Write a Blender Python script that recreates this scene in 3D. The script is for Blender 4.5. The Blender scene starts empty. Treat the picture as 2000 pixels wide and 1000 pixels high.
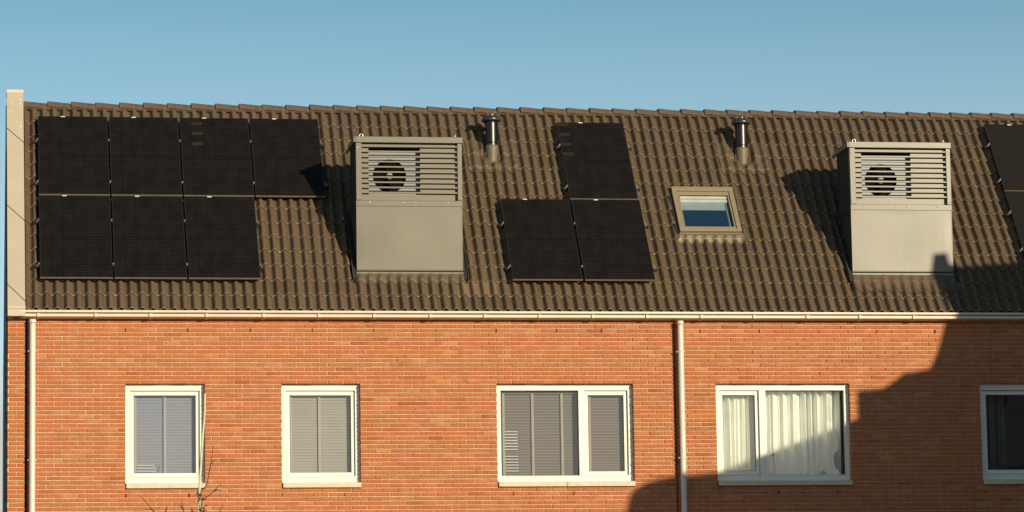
import bpy, math, random
from mathutils import Vector, Matrix, noise
random.seed(7)
R = math.radians
scene = bpy.context.scene
COL = scene.collection
pi = math.pi

# ------------------------------------------------------------------ basics
THETA = R(50.71)                       # roof pitch
CT, ST = math.cos(THETA), math.sin(THETA)
EY, EZ = -0.05, 7.787                  # eaves line of the tiles
SUN_EL, SUN_AZ = R(11.7), R(27.6)      # sun: azimuth to the right of the facade normal
S_DIR = Vector((math.sin(SUN_AZ)*math.cos(SUN_EL), -math.cos(SUN_AZ)*math.cos(SUN_EL), math.sin(SUN_EL)))

def rp(u, s, h=0.0):                   # roof coordinates (along, up the slope, off the slope)
    return Vector((u, EY + s*CT - h*ST, EZ + s*ST + h*CT))

# ------------------------------------------------------------------ materials
def new_mat(name):
    m = bpy.data.materials.new(name); m.use_nodes = True
    nt = m.node_tree
    b = nt.nodes['Principled BSDF']
    return m, nt, b

def mat(name, col, rough=0.6, metal=0.0, var=0.12, scale=6.0, bump=0.0, bscale=60.0, spec=0.5, stretch=(1,1,1), attr=False, dirt=None, dscale=3.0, damt=0.5):
    m, nt, b = new_mat(name)
    N, L = nt.nodes, nt.links
    tc = N.new('ShaderNodeTexCoord'); mp = N.new('ShaderNodeMapping')
    mp.inputs['Scale'].default_value = stretch
    L.new(tc.outputs['Object'], mp.inputs['Vector'])
    nz = N.new('ShaderNodeTexNoise'); nz.inputs['Scale'].default_value = scale; nz.inputs['Detail'].default_value = 6
    L.new(mp.outputs['Vector'], nz.inputs['Vector'])
    mr = N.new('ShaderNodeMapRange'); mr.inputs['From Min'].default_value = .25; mr.inputs['From Max'].default_value = .75
    mr.inputs['To Min'].default_value = 1-var; mr.inputs['To Max'].default_value = 1+var
    L.new(nz.outputs['Fac'], mr.inputs['Value'])
    mx = N.new('ShaderNodeMix'); mx.data_type = 'RGBA'; mx.blend_type = 'MULTIPLY'; mx.inputs['Factor'].default_value = 1
    mx.inputs['A'].default_value = (*col, 1)
    L.new(mr.outputs['Result'], mx.inputs['B'])
    out = mx.outputs['Result']
    if attr:
        at = N.new('ShaderNodeAttribute'); at.attribute_name = 'tint'
        m2 = N.new('ShaderNodeMix'); m2.data_type = 'RGBA'; m2.blend_type = 'MULTIPLY'; m2.inputs['Factor'].default_value = 1
        L.new(out, m2.inputs['A']); L.new(at.outputs['Color'], m2.inputs['B']); out = m2.outputs['Result']
    if dirt:
        n2 = N.new('ShaderNodeTexNoise'); n2.inputs['Scale'].default_value = dscale; n2.inputs['Detail'].default_value = 8; n2.inputs['Roughness'].default_value = .65
        L.new(mp.outputs['Vector'], n2.inputs['Vector'])
        r2 = N.new('ShaderNodeMapRange'); r2.inputs['From Min'].default_value = .5; r2.inputs['From Max'].default_value = .72
        r2.inputs['To Max'].default_value = damt
        L.new(n2.outputs['Fac'], r2.inputs['Value'])
        m3 = N.new('ShaderNodeMix'); m3.data_type = 'RGBA'
        L.new(r2.outputs['Result'], m3.inputs['Factor']); L.new(out, m3.inputs['A']); m3.inputs['B'].default_value = (*dirt, 1); out = m3.outputs['Result']
    L.new(out, b.inputs['Base Color'])
    b.inputs['Roughness'].default_value = rough; b.inputs['Metallic'].default_value = metal
    b.inputs['Specular IOR Level'].default_value = spec
    if bump:
        n3 = N.new('ShaderNodeTexNoise'); n3.inputs['Scale'].default_value = bscale; n3.inputs['Detail'].default_value = 5
        L.new(mp.outputs['Vector'], n3.inputs['Vector'])
        bp = N.new('ShaderNodeBump'); bp.inputs['Strength'].default_value = 1; bp.inputs['Distance'].default_value = bump
        L.new(n3.outputs['Fac'], bp.inputs['Height']); L.new(bp.outputs['Normal'], b.inputs['Normal'])
    return m

M = {}
M['brick'] = mat('brick', (.43, .139, .052), .85, var=.09, scale=25, bump=.0015, bscale=90, spec=.25, attr=True, dirt=(.58, .34, .2), dscale=5.5, damt=.3)
M['mortar'] = mat('mortar', (.64, .485, .32), .95, var=.2, scale=14, bump=.001, bscale=120, spec=.2)
M['void'] = mat('void', (.012, .011, .010), .9, var=.1)
M['tile'] = mat('roof_tile_concrete', (.122, .083, .050), .75, var=.16, scale=18, bump=.0015, bscale=80, spec=.35, stretch=(3, 1, 1), attr=True, dirt=(.10, .062, .042), dscale=2.2, damt=.5)
M['tile_edge'] = mat('tile_edge_sun_lichen', (.235, .172, .106), .85, var=.3, scale=9, spec=.2, attr=True)  # sunlit butt edge painted lighter than the tile, plus lichen
M['ridge'] = mat('ridge_concrete', (.100, .066, .045), .75, var=.15, scale=12, bump=.001, spec=.35, dirt=(.17, .125, .085), dscale=3)
M['underlay'] = mat('underlay', (.02, .018, .016), .9)
M['frame_black'] = mat('black_anodised', (.018, .018, .019), .38, var=.1, spec=.5)
M['frame_edge'] = mat('sunlit_dusty_edge', (.22, .165, .105), .5, var=.35, scale=40, spec=.5)  # sun catching the black rim, painted as tan, with some dust
M['clamp'] = mat('clamp_aluminium', (.42, .39, .34), .35, .7, var=.1)
M['rail'] = mat('rail_black', (.02, .02, .021), .5)
M['sticker'] = mat('sticker', (.75, .72, .66), .5, var=.05)
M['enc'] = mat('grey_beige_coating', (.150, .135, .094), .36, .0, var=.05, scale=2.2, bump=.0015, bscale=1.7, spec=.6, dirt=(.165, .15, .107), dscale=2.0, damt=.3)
M['enc_side_shade'] = mat('side_sheet_shade', (.060, .058, .050), .85, .0, var=.05, scale=2.2, spec=.08)  # same coating as the front, darkened to stand for shade
M['enc_dark'] = mat('enclosure_inside', (.05, .045, .04), .8)
M['bolt'] = mat('bolt_steel', (.75, .73, .68), .3, .6, var=.05)
M['hp_white'] = mat('heat_pump_white', (.225, .24, .265), .4, var=.03)
M['fan'] = mat('fan_black', (.006, .006, .006), .8, spec=.1)
M['hub'] = mat('fan_hub_grey', (.3, .29, .27), .5)
M['steel'] = mat('stainless_pipe', (.060, .060, .058), .33, 1.0, var=.08, scale=20)
M['boot'] = mat('pipe_boot', (.15, .118, .078), .55, .1, var=.12, scale=12)
M['cowl'] = mat('cowl_black', (.03, .032, .034), .3, .0, spec=.7)
M['lead'] = mat('lead_flashing', (.126, .090, .056), .6, .0, var=.2, scale=9, bump=.004, bscale=12, spec=.3)
M['lead_pale'] = mat('pale_flashing', (.22, .175, .108), .6, .1, var=.15, scale=12)
M['cladding'] = mat('beige_cladding', (.53, .455, .345), .5, var=.05, scale=3, spec=.4, dirt=(.47, .40, .30), dscale=1.5, damt=.4)
M['cladding_cap'] = mat('beige_cap', (.60, .52, .39), .5, var=.04)
M['gable'] = mat('dark_gable_cladding', (.025, .022, .02), .7)
M['gutter'] = mat('cream_gutter', (.70, .60, .46), .38, var=.05, scale=4, dirt=(.6, .49, .35), dscale=3, damt=.3)
M['gutter_end'] = mat('gutter_end_shade', (.12, .115, .11), .6)  # grey stands for shade on the end facing away from the sun
M['pvc'] = mat('grey_white_pvc', (.66, .61, .52), .35, var=.04)
M['frame_white'] = mat('white_window_frame', (.82, .80, .70), .35, var=.02, spec=.5)
M['sill'] = mat('cream_stone_sill', (.64, .56, .40), .75, var=.1, scale=18, dirt=(.5, .42, .29), dscale=14, damt=.5)
M['rubber'] = mat('rubber_seal', (.03, .03, .03), .6)
M['blind_grey'] = mat('blind_slats_grey_sky', (.275, .29, .385), .55, var=.05)  # blue of the sky's reflection mixed into the grey slat colour
M['blind_warm'] = mat('blind_slats_warm', (.37, .355, .33), .55, var=.05)
M['blind_brown'] = mat('blind_slats_brown', (.150, .129, .117), .5, var=.05)
M['tape'] = mat('blind_tape', (.45, .39, .34), .8, var=.06)
M['tape_pale'] = mat('blind_tape_pale', (.47, .43, .41), .8, var=.06)
M['glint_dropping_white'] = mat('white_glint_and_dropping', (.85, .86, .86), .4, var=.02)  # painted glints on the blinds, also the bird droppings
M['curtain'] = mat('cream_curtain', (.90, .92, .86), .9, var=.06, scale=4)
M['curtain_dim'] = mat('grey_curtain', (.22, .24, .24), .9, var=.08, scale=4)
M['room'] = mat('room_plaster', (.20, .18, .16), .9)
M['sky_frame'] = mat('skylight_brown_grey', (.30, .235, .15), .45, .1, var=.06)
M['inner_white'] = mat('skylight_inner_white', (.75, .74, .68), .5)
M['blind_pale'] = mat('roller_blind_pale', (.36, .41, .44), .8)
M['blind_jamb'] = mat('jamb_blue_reflection', (.17, .25, .29), .7)  # light-blue reflection on the white jamb, put into its colour
M['blind_blue'] = mat('roller_blind_blue', (.004, .036, .095), .8, var=.05)
M['chrome'] = mat('chrome_fixture', (.35, .35, .30), .3, .8)
M['stem'] = mat('pale_bark', (.62, .54, .36), .8, var=.15, scale=15)
M['twig'] = mat('twig_bark', (.10, .045, .03), .8, var=.2)
M['berry'] = mat('red_berry', (.22, .015, .02), .4, var=.3, scale=30)
M['asphalt'] = mat('paving_ground', (.30, .21, .14), .9, var=.2, scale=1.5)
M['road'] = mat('asphalt', (.05, .05, .05), .9, var=.2, scale=3)
M['nb_wall'] = mat('neighbour_brick', (.28, .20, .15), .9, var=.2, scale=8)
M['nb_roof'] = mat('neighbour_roof', (.06, .055, .05), .8, var=.2, scale=4, stretch=(1, 1, 12))
M['nb_pale'] = mat('neighbour_pale_panel', (.6, .6, .56), .6)

def glass_mat(name, boost=1.0, wave=.0, tint=(1, 1, 1)):
    m, nt, b = new_mat(name); N, L = nt.nodes, nt.links
    N.remove(b); out = N['Material Output']
    fr = N.new('ShaderNodeFresnel'); fr.inputs['IOR'].default_value = 1.5
    mu = N.new('ShaderNodeMath'); mu.operation = 'MULTIPLY'; mu.inputs[1].default_value = boost; mu.use_clamp = True
    L.new(fr.outputs['Fac'], mu.inputs[0])
    tr = N.new('ShaderNodeBsdfTransparent'); tr.inputs['Color'].default_value = (*tint, 1)
    gl = N.new('ShaderNodeBsdfGlossy'); gl.inputs['Roughness'].default_value = 0.0
    mx = N.new('ShaderNodeMixShader')
    L.new(mu.outputs[0], mx.inputs['Fac']); L.new(tr.outputs[0], mx.inputs[1]); L.new(gl.outputs[0], mx.inputs[2])
    L.new(mx.outputs[0], out.inputs['Surface'])
    if wave:
        tc = N.new('ShaderNodeTexCoord'); nz = N.new('ShaderNodeTexNoise'); nz.inputs['Scale'].default_value = 2.3; nz.inputs['Detail'].default_value = 1
        L.new(tc.outputs['Object'], nz.inputs['Vector'])
        bp = N.new('ShaderNodeBump'); bp.inputs['Strength'].default_value = 1; bp.inputs['Distance'].default_value = wave
        L.new(nz.outputs['Fac'], bp.inputs['Height']); L.new(bp.outputs['Normal'], gl.inputs['Normal']); L.new(bp.outputs['Normal'], fr.inputs['Normal'])
    return m
M['glass'] = glass_mat('window_glass', 3.2, .004, (.86, .88, .86))
M['sky_glass'] = glass_mat('skylight_glass', 1.2, .001, (.8, .84, .86))

def panel_mat(name, cw, ch, base, line, seam, grid):
    # photovoltaic laminate: thin busbar lines broken row by row, faint cell seams (object x across, y up the slope)
    m, nt, b = new_mat(name); N, L = nt.nodes, nt.links
    tc = N.new('ShaderNodeTexCoord'); sp = N.new('ShaderNodeSeparateXYZ'); L.new(tc.outputs['Object'], sp.inputs[0])
    def mth(op, a, bb=None, clamp=False):
        n = N.new('ShaderNodeMath'); n.operation = op; n.use_clamp = clamp
        for i, v in enumerate((a, bb)):
            if v is None: continue
            if isinstance(v, (int, float)): n.inputs[i].default_value = v
            else: L.new(v, n.inputs[i])
        return n.outputs[0]
    X, Y = sp.outputs['X'], sp.outputs['Y']
    fx = mth('FRACT', mth('DIVIDE', X, .0128)); bus = mth('LESS_THAN', fx, .34)
    fy = mth('FRACT', mth('DIVIDE', Y, ch)); rowb = mth('LESS_THAN', mth('ABSOLUTE', mth('SUBTRACT', fy, .5)), .17)
    wn = N.new('ShaderNodeTexNoise'); wn.inputs['Scale'].default_value = 5; wn.inputs['Detail'].default_value = 4
    L.new(tc.outputs['Object'], wn.inputs['Vector'])
    amp = mth('ADD', mth('MULTIPLY', rowb, .6), .30)
    fac = mth('MULTIPLY', mth('MULTIPLY', bus, amp), mth('ADD', mth('MULTIPLY', wn.outputs['Fac'], 1.2), .1), True)
    cx = mth('FRACT', mth('DIVIDE', X, cw)); seamx = mth('LESS_THAN', cx, .02)
    cy = mth('FRACT', mth('DIVIDE', mth('ADD', Y, .012), grid)); seamy = mth('LESS_THAN', cy, .012)
    sf = mth('MAXIMUM', seamx, seamy)
    m1 = N.new('ShaderNodeMix'); m1.data_type = 'RGBA'; L.new(fac, m1.inputs['Factor'])
    m1.inputs['A'].default_value = (*base, 1); m1.inputs['B'].default_value = (*line, 1)
    m2 = N.new('ShaderNodeMix'); m2.data_type = 'RGBA'; L.new(mth('MULTIPLY', sf, .8), m2.inputs['Factor'])
    L.new(m1.outputs['Result'], m2.inputs['A']); m2.inputs['B'].default_value = (*seam, 1)
    L.new(m2.outputs['Result'], b.inputs['Base Color'])
    b.inputs['Roughness'].default_value = .22; b.inputs['Specular IOR Level'].default_value = .17
    return m
M['pv'] = panel_mat('black_solar_cells', .166, .054, (.0045, .0045, .0045), (.072, .055, .041), (.004, .004, .004), .883)
M['pv_right'] = panel_mat('grey_black_solar_cells', .182, .09, (.017, .015, .013), (.040, .031, .024), (.006, .006, .006), .77)
M['pv_patch'] = mat('brown_cell_patch', (.034, .022, .014), .3, var=.1)

# ------------------------------------------------------------------ mesh builder
class MB:
    def __init__(s): s.v = []; s.f = []; s.mi = []; s.sm = []; s.t = []
    def quad(s, a, b, c, d, mi=0, sm=False, t=(1, 1, 1)):
        n = len(s.v); s.v += [a, b, c, d]; s.f.append((n, n+1, n+2, n+3)); s.mi.append(mi); s.sm.append(sm); s.t.append(t)
    def face(s, pts, mi=0, sm=False, t=(1, 1, 1)):
        n = len(s.v); s.v += list(pts); s.f.append(tuple(range(n, n+len(pts)))); s.mi.append(mi); s.sm.append(sm); s.t.append(t)
    def box(s, x0, x1, y0, y1, z0, z1, mi=0, bev=0.0, t=(1, 1, 1)):
        if bev <= 0:
            p = [(x, y, z) for z in (z0, z1) for y in (y0, y1) for x in (x0, x1)]
            n = len(s.v); s.v += p
            for q in ((0, 2, 3, 1), (4, 5, 7, 6), (0, 1, 5, 4), (2, 6, 7, 3), (0, 4, 6, 2), (1, 3, 7, 5)):
                s.f.append(tuple(n+i for i in q)); s.mi.append(mi); s.sm.append(False); s.t.append(t)
            return
        b = min(bev, .45*min(x1-x0, y1-y0, z1-z0)); n = len(s.v)
        c = ((x0+x1)/2, (y0+y1)/2, (z0+z1)/2); hx = ((x1-x0)/2, (y1-y0)/2, (z1-z0)/2)
        idx = {}
        for sx in (-1, 1):
            for sy in (-1, 1):
                for sz in (-1, 1):
                    sg = (sx, sy, sz)
                    for ax in range(3):
                        p = [c[i]+sg[i]*(hx[i]-(0 if i == ax else b)) for i in range(3)]
                        idx[(sg, ax)] = len(s.v); s.v.append(tuple(p))
        def add(ids, sgn):
            cc = [sum(s.v[i][k] for i in ids)/len(ids)-c[k] for k in range(3)]
            a, bb, d = (Vector(s.v[ids[0]]), Vector(s.v[ids[1]]), Vector(s.v[ids[2]]))
            nn = (bb-a).cross(d-a)
            if nn.dot(Vector(cc)) < 0: ids = ids[::-1]
            s.f.append(tuple(ids)); s.mi.append(mi); s.sm.append(False); s.t.append(t)
        for ax in range(3):
            o1, o2 = [i for i in range(3) if i != ax]
            for sg in (-1, 1):
                ids = []
                for a, bq in ((-1, -1), (1, -1), (1, 1), (-1, 1)):
                    k = [0, 0, 0]; k[ax] = sg; k[o1] = a; k[o2] = bq; ids.append(idx[(tuple(k), ax)])
                add(ids, 0)
        for ax in range(3):
            o1, o2 = [i for i in range(3) if i != ax]
            for a in (-1, 1):
                for bq in (-1, 1):
                    k0 = [0, 0, 0]; k1 = [0, 0, 0]; k0[ax] = -1; k1[ax] = 1
                    for k in (k0, k1): k[o1] = a; k[o2] = bq
                    add([idx[(tuple(k0), o1)], idx[(tuple(k1), o1)], idx[(tuple(k1), o2)], idx[(tuple(k0), o2)]], 0)
        for sx in (-1, 1):
            for sy in (-1, 1):
                for sz in (-1, 1): add([idx[((sx, sy, sz), k)] for k in range(3)], 0)
    def tube(s, pts, rad, n=10, mi=0, cap=True, t=(1, 1, 1)):
        pts = [Vector(p) for p in pts]
        rad = rad if isinstance(rad, (list, tuple)) else [rad]*len(pts)
        rings = []; ref = None
        for i, p in enumerate(pts):
            d = (pts[min(i+1, len(pts)-1)]-pts[max(i-1, 0)]).normalized()
            if ref is None: ref = Vector((1, 0, 0)) if abs(d.x) < .8 else Vector((0, 1, 0))
            a = (ref-d*ref.dot(d)).normalized(); bq = d.cross(a); ref = a
            base = len(s.v)
            for k in range(n):
                an = 2*pi*k/n; s.v.append(tuple(p+(a*math.cos(an)+bq*math.sin(an))*rad[i]))
            rings.append(base)
        for r0, r1 in zip(rings, rings[1:]):
            for k in range(n):
                k2 = (k+1) % n
                s.f.append((r0+k, r0+k2, r1+k2, r1+k)); s.mi.append(mi); s.sm.append(True); s.t.append(t)
        if cap:
            s.face([s.v[rings[0]+k] for k in range(n)][::-1], mi, False, t); s.face([s.v[rings[-1]+k] for k in range(n)], mi, False, t)
    def lathe(s, prof, c=(0, 0, 0), n=24, mi=0, axis='z', t=(1, 1, 1)):
        rings = []
        for r, z in prof:
            base = len(s.v)
            for k in range(n):
                a = 2*pi*k/n; x, y = r*math.cos(a), r*math.sin(a)
                s.v.append((c[0]+x, c[1]+y, c[2]+z) if axis == 'z' else (c[0]+x, c[1]-z, c[2]+y))
            rings.append(base)
        for r0, r1 in zip(rings, rings[1:]):
            for k in range(n):
                k2 = (k+1) % n
                s.f.append((r0+k, r0+k2, r1+k2, r1+k)); s.mi.append(mi); s.sm.append(True); s.t.append(t)
    def prism(s, poly, fn, a, b, mi=0, caps=True, sm=False):
        """poly of 2D points swept from a to b; fn(p, w) -> 3D"""
        n = len(poly)
        for i in range(n):
            p, q = poly[i], poly[(i+1) % n]
            s.quad(fn(p, a), fn(q, a), fn(q, b), fn(p, b), mi, sm)
        if caps: s.face([fn(p, a) for p in poly][::-1], mi); s.face([fn(p, b) for p in poly], mi)
    def build(s, name, mats, parent=None, loc=(0, 0, 0), off=None, merge=False):
        me = bpy.data.meshes.new(name); me.from_pydata([tuple(v) for v in s.v], [], s.f)
        if not isinstance(mats, (list, tuple)): mats = [mats]
        for m in mats: me.materials.append(m)
        me.polygons.foreach_set('material_index', s.mi); me.polygons.foreach_set('use_smooth', s.sm)
        if any(t != (1, 1, 1) for t in s.t):
            ca = me.color_attributes.new('tint', 'FLOAT_COLOR', 'CORNER'); d = []
            for p, t in zip(s.f, s.t): d += [t[0], t[1], t[2], 1.0]*len(p)
            ca.data.foreach_set('color', d)
        elif any(m.node_tree and any(n.type == 'ATTRIBUTE' for n in m.node_tree.nodes) for m in mats):
            ca = me.color_attributes.new('tint', 'FLOAT_COLOR', 'CORNER'); ca.data.foreach_set('color', [1.0]*(4*len(me.loops)))
        me.update()
        if merge:
            import bmesh
            bm = bmesh.new(); bm.from_mesh(me); bmesh.ops.remove_doubles(bm, verts=bm.verts, dist=1e-5); bm.to_mesh(me); bm.free()
        o = bpy.data.objects.new(name, me); COL.objects.link(o); o.location = loc
        if parent is not None:
            o.parent = parent
            if off is not None: o.location = Vector(loc)-Vector(off)
        return o

def tag(o, label=None, cat=None, group=None, kind=None):
    if label: o['label'] = label
    if cat: o['category'] = cat
    if group: o['group'] = group
    if kind: o['kind'] = kind
    return o
def empty(name, loc, rot=(0, 0, 0)):
    o = bpy.data.objects.new(name, None); COL.objects.link(o); o.location = loc; o.rotation_euler = rot
    o.empty_display_size = .3
    return o
def roof_empty(name, u, s, h=0.0):
    return empty(name, rp(u, s, h), (THETA, 0, 0))
def copy_part(src, parent, loc=None, rot=None):
    o = src.copy(); COL.objects.link(o); o.parent = parent
    if loc is not None: o.location = loc
    if rot is not None: o.rotation_euler = rot
    return o
def copy_tree(root):
    r = root.copy(); COL.objects.link(r)
    for ch in list(root.children):
        c = ch.copy(); COL.objects.link(c); c.parent = r
        for g in list(ch.children):
            d = g.copy(); COL.objects.link(d); d.parent = c
    return r

# ------------------------------------------------------------------ the house
HX = 9.0
house = tag(empty('terraced_house', (HX, 0, 0)), 'long orange brick terraced house with a steep brown tiled roof and white windows', 'house')
HO = (HX, 0, 0)
XL, XR = 0.995, 23.0
ROW, BR_H, JT = .0619, .0505, .0114
Z0 = 7.531
OPEN = [(2.65, 3.768, 'single'), (4.866, 5.986, 'single'), (7.964, 9.956, 'wide_left'), (11.18, 13.172, 'wide_right'), (15.14, 16.258, 'single')]
ZT, ZB = 6.757, 5.272

# brick skin: real bricks standing proud of the mortar
bk = MB()
segs = [(XL, 1.250, 1.02, .2214), (1.268, 10.572, 2.65, .2214), (10.584, XR, 10.964, .2205)]
weeps0 = [2.65, 3.534, 4.423, 5.313, 6.204, 7.093, 7.968, 8.843, 9.504, 10.38, 10.964, 11.844, 12.713, 13.598, 14.479, 15.358, 16.24, 17.12]
def brick(x0, x1, zc):
    j = random.gauss(0, .0011); z0 = zc-BR_H/2+random.gauss(0, .0006); z1 = zc+BR_H/2+random.gauss(0, .0006)
    c = .0035; yf = -.002+j; tl = random.gauss(0, .0010)
    v = random.gauss(1, .034); w = random.gauss(1, .022)
    t = (v, v*w, v*w*random.gauss(1, .05))
    if random.random() < .025: t = (t[0]*.82, t[1]*.76, t[2]*.76)
    if random.random() < .05: t = (t[0]*1.1, t[1]*1.35, t[2]*1.45)
    D = .10
    o = [(x0, z0), (x1, z0), (x1, z1), (x0, z1)]; i = [(x0+c, z0+c), (x1-c, z0+c), (x1-c, z1-c), (x0+c, z1-c)]
    P = lambda p, y: (p[0], y, p[1])
    bk.quad(P(i[0], yf-tl), P(i[1], yf+tl), P(i[2], yf+tl), P(i[3], yf-tl), 0, False, t)
    for a in range(4):
        b = (a+1) % 4
        sa = -tl if a in (0, 3) else tl; sb = -tl if b in (0, 3) else tl
        bk.quad(P(o[a], yf+c), P(o[b], yf+c), P(i[b], yf+sb), P(i[a], yf+sa), 0, False, t)
        bk.quad(P(o[a], D), P(o[b], D), P(o[b], yf+c), P(o[a], yf+c), 0, False, t)
nrow_up, nrow_dn = 2, int(Z0/ROW)
for k in range(-nrow_up, nrow_dn):
    zc = Z0-k*ROW
    for (sa, sb, ph, pitch) in segs:
        ivs = [(sa, sb)]
        if ZB < zc < ZT:
            for (a, b, _) in OPEN:
                new = []
                for (p, q) in ivs:
                    if b <= p or a >= q: new.append((p, q)); continue
                    if p < a: new.append((p, a))
                    if q > b: new.append((b, q))
                ivs = new
        for (p, q) in ivs:
            o = ph+(0 if k % 2 == 0 else pitch/2)
            n0 = math.floor((p-o)/pitch); x = o+n0*pitch
            while x < q-1e-4:
                a = max(x+JT/2, p+random.uniform(0, .004)) if x > p else p+random.uniform(0, .003)
                b = min(x+pitch-JT/2, q)
                if x+pitch >= q: b = q-random.uniform(0, .003)
                a += random.gauss(0, .0012) if x > p else 0
                if b-a > .018: brick(a, b, zc)
                x += pitch
# mortar bed with the window openings left out
xs = sorted({XL+.006, 1.244, 1.274, 10.566, 10.590, XR} | {v for a, b, _ in OPEN for v in (a-.006, b+.006)})
for x0, x1 in zip(xs, xs[1:]):
    mx = (x0+x1)/2
    gap = (1.244 < mx < 1.274) or (10.566 < mx < 10.590)
    inw = any(a-.007 < mx < b+.007 for a, b, _ in OPEN)
    zs = [0, ZB-.006, ZT+.006, 7.70] if inw else [0, 7.70]
    for i, (za, zb) in enumerate(zip(zs, zs[1:])):
        if inw and i == 1: continue
        y = .05 if gap else .0125
        bk.quad((x0, y, za), (x1, y, za), (x1, y, zb), (x0, y, zb), 2 if gap else 1)
for a, b, _ in OPEN:
    a -= .006; b += .006; za, zb = ZB-.006, ZT+.006; y0, y1 = .0125, .2
    bk.quad((a, y0, za), (a, y1, za), (a, y1, zb), (a, y0, zb), 1); bk.quad((b, y0, zb), (b, y1, zb), (b, y1, za), (b, y0, za), 1)
    bk.quad((a, y0, zb), (a, y1, zb), (b, y1, zb), (b, y0, zb), 1); bk.quad((b, y0, za), (b, y1, za), (a, y1, za), (a, y0, za), 1)
for x in weeps0: bk.box(x-.009, x+.009, -.0015, .018, Z0-.026, Z0+.026, 2)
for x in [2.656, 3.545, 4.876, 5.762, 8.177, 9.059, 9.938, 11.196, 12.075, 12.952, 15.151, 16.03]:
    zc = Z0-38*ROW
    bk.box(x-.009, x+.009, -.0015, .018, zc-.026, zc+.026, 2)
bk.build('wall', [M['brick'], M['mortar'], M['void']], house, off=HO)

# gable end, back wall, interior
ge = MB()
RY, RZ = EY+4.52*CT, EZ+4.52*ST
gpoly = [(.03, 0), (5.6, 0), (5.6, 7.75), (RY, RZ-.02), (.03, 7.80)]
ge.prism(gpoly, lambda p, w: (w, p[0], p[1]), .978, .990)
ge.build('gable_wall', M['gable'], house, off=HO)
ib = MB()
ib.quad((1, 3.4, 4.2), (XR, 3.4, 4.2), (XR, 3.4, 7.4), (1, 3.4, 7.4)); ib.quad((1, .21, 4.2), (XR, .21, 4.2), (XR, 3.4, 4.2), (1, 3.4, 4.2))
ib.quad((1, .21, 7.4), (1, 3.4, 7.4), (XR, 3.4, 7.4), (XR, .21, 7.4))
for x in (1.0, 4.3, 7.0, 10.575, 14.2, 17.5, XR): ib.box(x-.04, x+.04, .21, 3.4, 4.21, 7.39)
ib.quad((XR, .01, 0), (XR, 5.6, 0), (XR, 5.6, 7.75), (XR, .01, 7.75)); ib.quad((1, 5.6, 0), (1, 5.6, 7.75), (XR, 5.6, 7.75), (XR, 5.6, 0))
ib.face([(XR, .0, 7.75), (XR, 5.6, 7.75), (XR, RY, RZ-.03)])
ib.build('inner_wall', M['room'], house, off=HO)

# tiles
PITCH = .14969; CREST = 1.391; GAUGE = .3102; S00 = -.013
SK = (10.955, 11.76, 1.70, 2.56)          # hole under the roof window
def prof(u):
    t = ((u-CREST)/PITCH) % 1.0
    # crest at 0, long fall to the trough at .58, quicker rise to 1
    if t < .49: c = .5+.5*math.cos(t/.49*pi)
    else:
        q = min(1., max(0., ((t-.49)/.51-.09)/.82)); c = .5-.5*math.cos(q*pi)
    return .069*c
VENTS = [(8.255, (2.108-EY)/CT), (12.122, (2.108-EY)/CT)]
def cut(u, s):                          # where a pipe or the roof window goes through
    if SK[0] < u < SK[1] and SK[2] < s < SK[3]: return True
    return any(((u-a)/.16)**2+((s-b)/.22)**2 < 1 for a, b in VENTS)
tl = MB()
NU, NS = 24, 4
ncol = int((XR-1.24)/(2*PITCH))+1
u_start = CREST+PITCH*.40-2*PITCH      # tile joints sit just right of a roll
for r in range(14):
    s0 = S00+r*GAUGE
    for c in range(-1, ncol+1):
        ua = u_start+c*2*PITCH; ub = ua+2*PITCH
        if ub < 1.245 or ua > XR: continue
        v = random.gauss(1, .06); t = (v, v*random.gauss(1, .018), v*random.gauss(1, .03))
        if r == 1 and abs(ua+PITCH-7.74) < .16: t = (1.55, 1.55, 1.5)
        if random.random() < .03: t = (t[0]*.85, t[1]*.82, t[2]*.8)
        ds = random.gauss(0, .002); dh = random.gauss(0, .0012); tw = random.gauss(0, .0018)
        L_ = .345 if r < 13 else .37
        g = []
        us = [ua+.0010+(2*PITCH-.0018)*i/NU for i in range(NU+1)]
        us = [u for u in us if u >= 1.242] if ua < 1.242 else us
        for j in range(NS+1):
            f = j/NS; s = s0+ds+L_*f
            lift = .034*(1-f)+dh+.002
            row = []
            for i, u in enumerate(us):
                e = -.0035 if i == len(us)-1 else (.002 if i == 0 else 0)
                row.append(rp(u, s, prof(u)+lift+tw*(u-ua-PITCH)/PITCH+e*.6))
            g.append(row)
        base = len(tl.v); w = len(us)
        for row in g: tl.v += row
        for j in range(NS):
            for i in range(w-1):
                cu = (us[i]+us[i+1])/2; cs = s0+L_*(j+.5)/NS
                if cut(cu, cs): continue
                a = base+j*w+i
                tl.f.append((a, a+1, a+w+1, a+w)); tl.mi.append(0); tl.sm.append(True); tl.t.append(t)
        # butt edge, a rounded nose lying a little forward
        lich = random.choice((.2, .6, 1., 1.3)) if r < 5 else random.choice((.0, .0, .15, .4, .8))
        for i in range(w-1):
            cu = (us[i]+us[i+1])/2
            if cut(cu, s0) and not (SK[2] < s0 < SK[2]+.05): continue
            a0, a1 = g[0][i], g[0][i+1]
            lo_ = max(0., 1-prof(us[i])/.022)*lich; k_ = .85+.25*random.random()
            te = (k_*(1+.5*lo_), k_*(1+.45*lo_), k_*(1+.05*lo_))
            def nose(u, p, dn, fo): return p+Vector((0, -CT*fo+ST*dn, -ST*fo-CT*dn))
            m0, m1 = nose(us[i], a0, .006, .006), nose(us[i+1], a1, .006, .006)
            b0, b1 = nose(us[i], a0, .020, .004), nose(us[i+1], a1, .020, .004)
            c0, c1 = nose(us[i], a0, .030, -.02), nose(us[i+1], a1, .030, -.02)
            tl.quad(m0, m1, a1, a0, 1, True, te); tl.quad(b0, b1, m1, m0, 1, True, te); tl.quad(c0, c1, b1, b0, 0, False, t)
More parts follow.
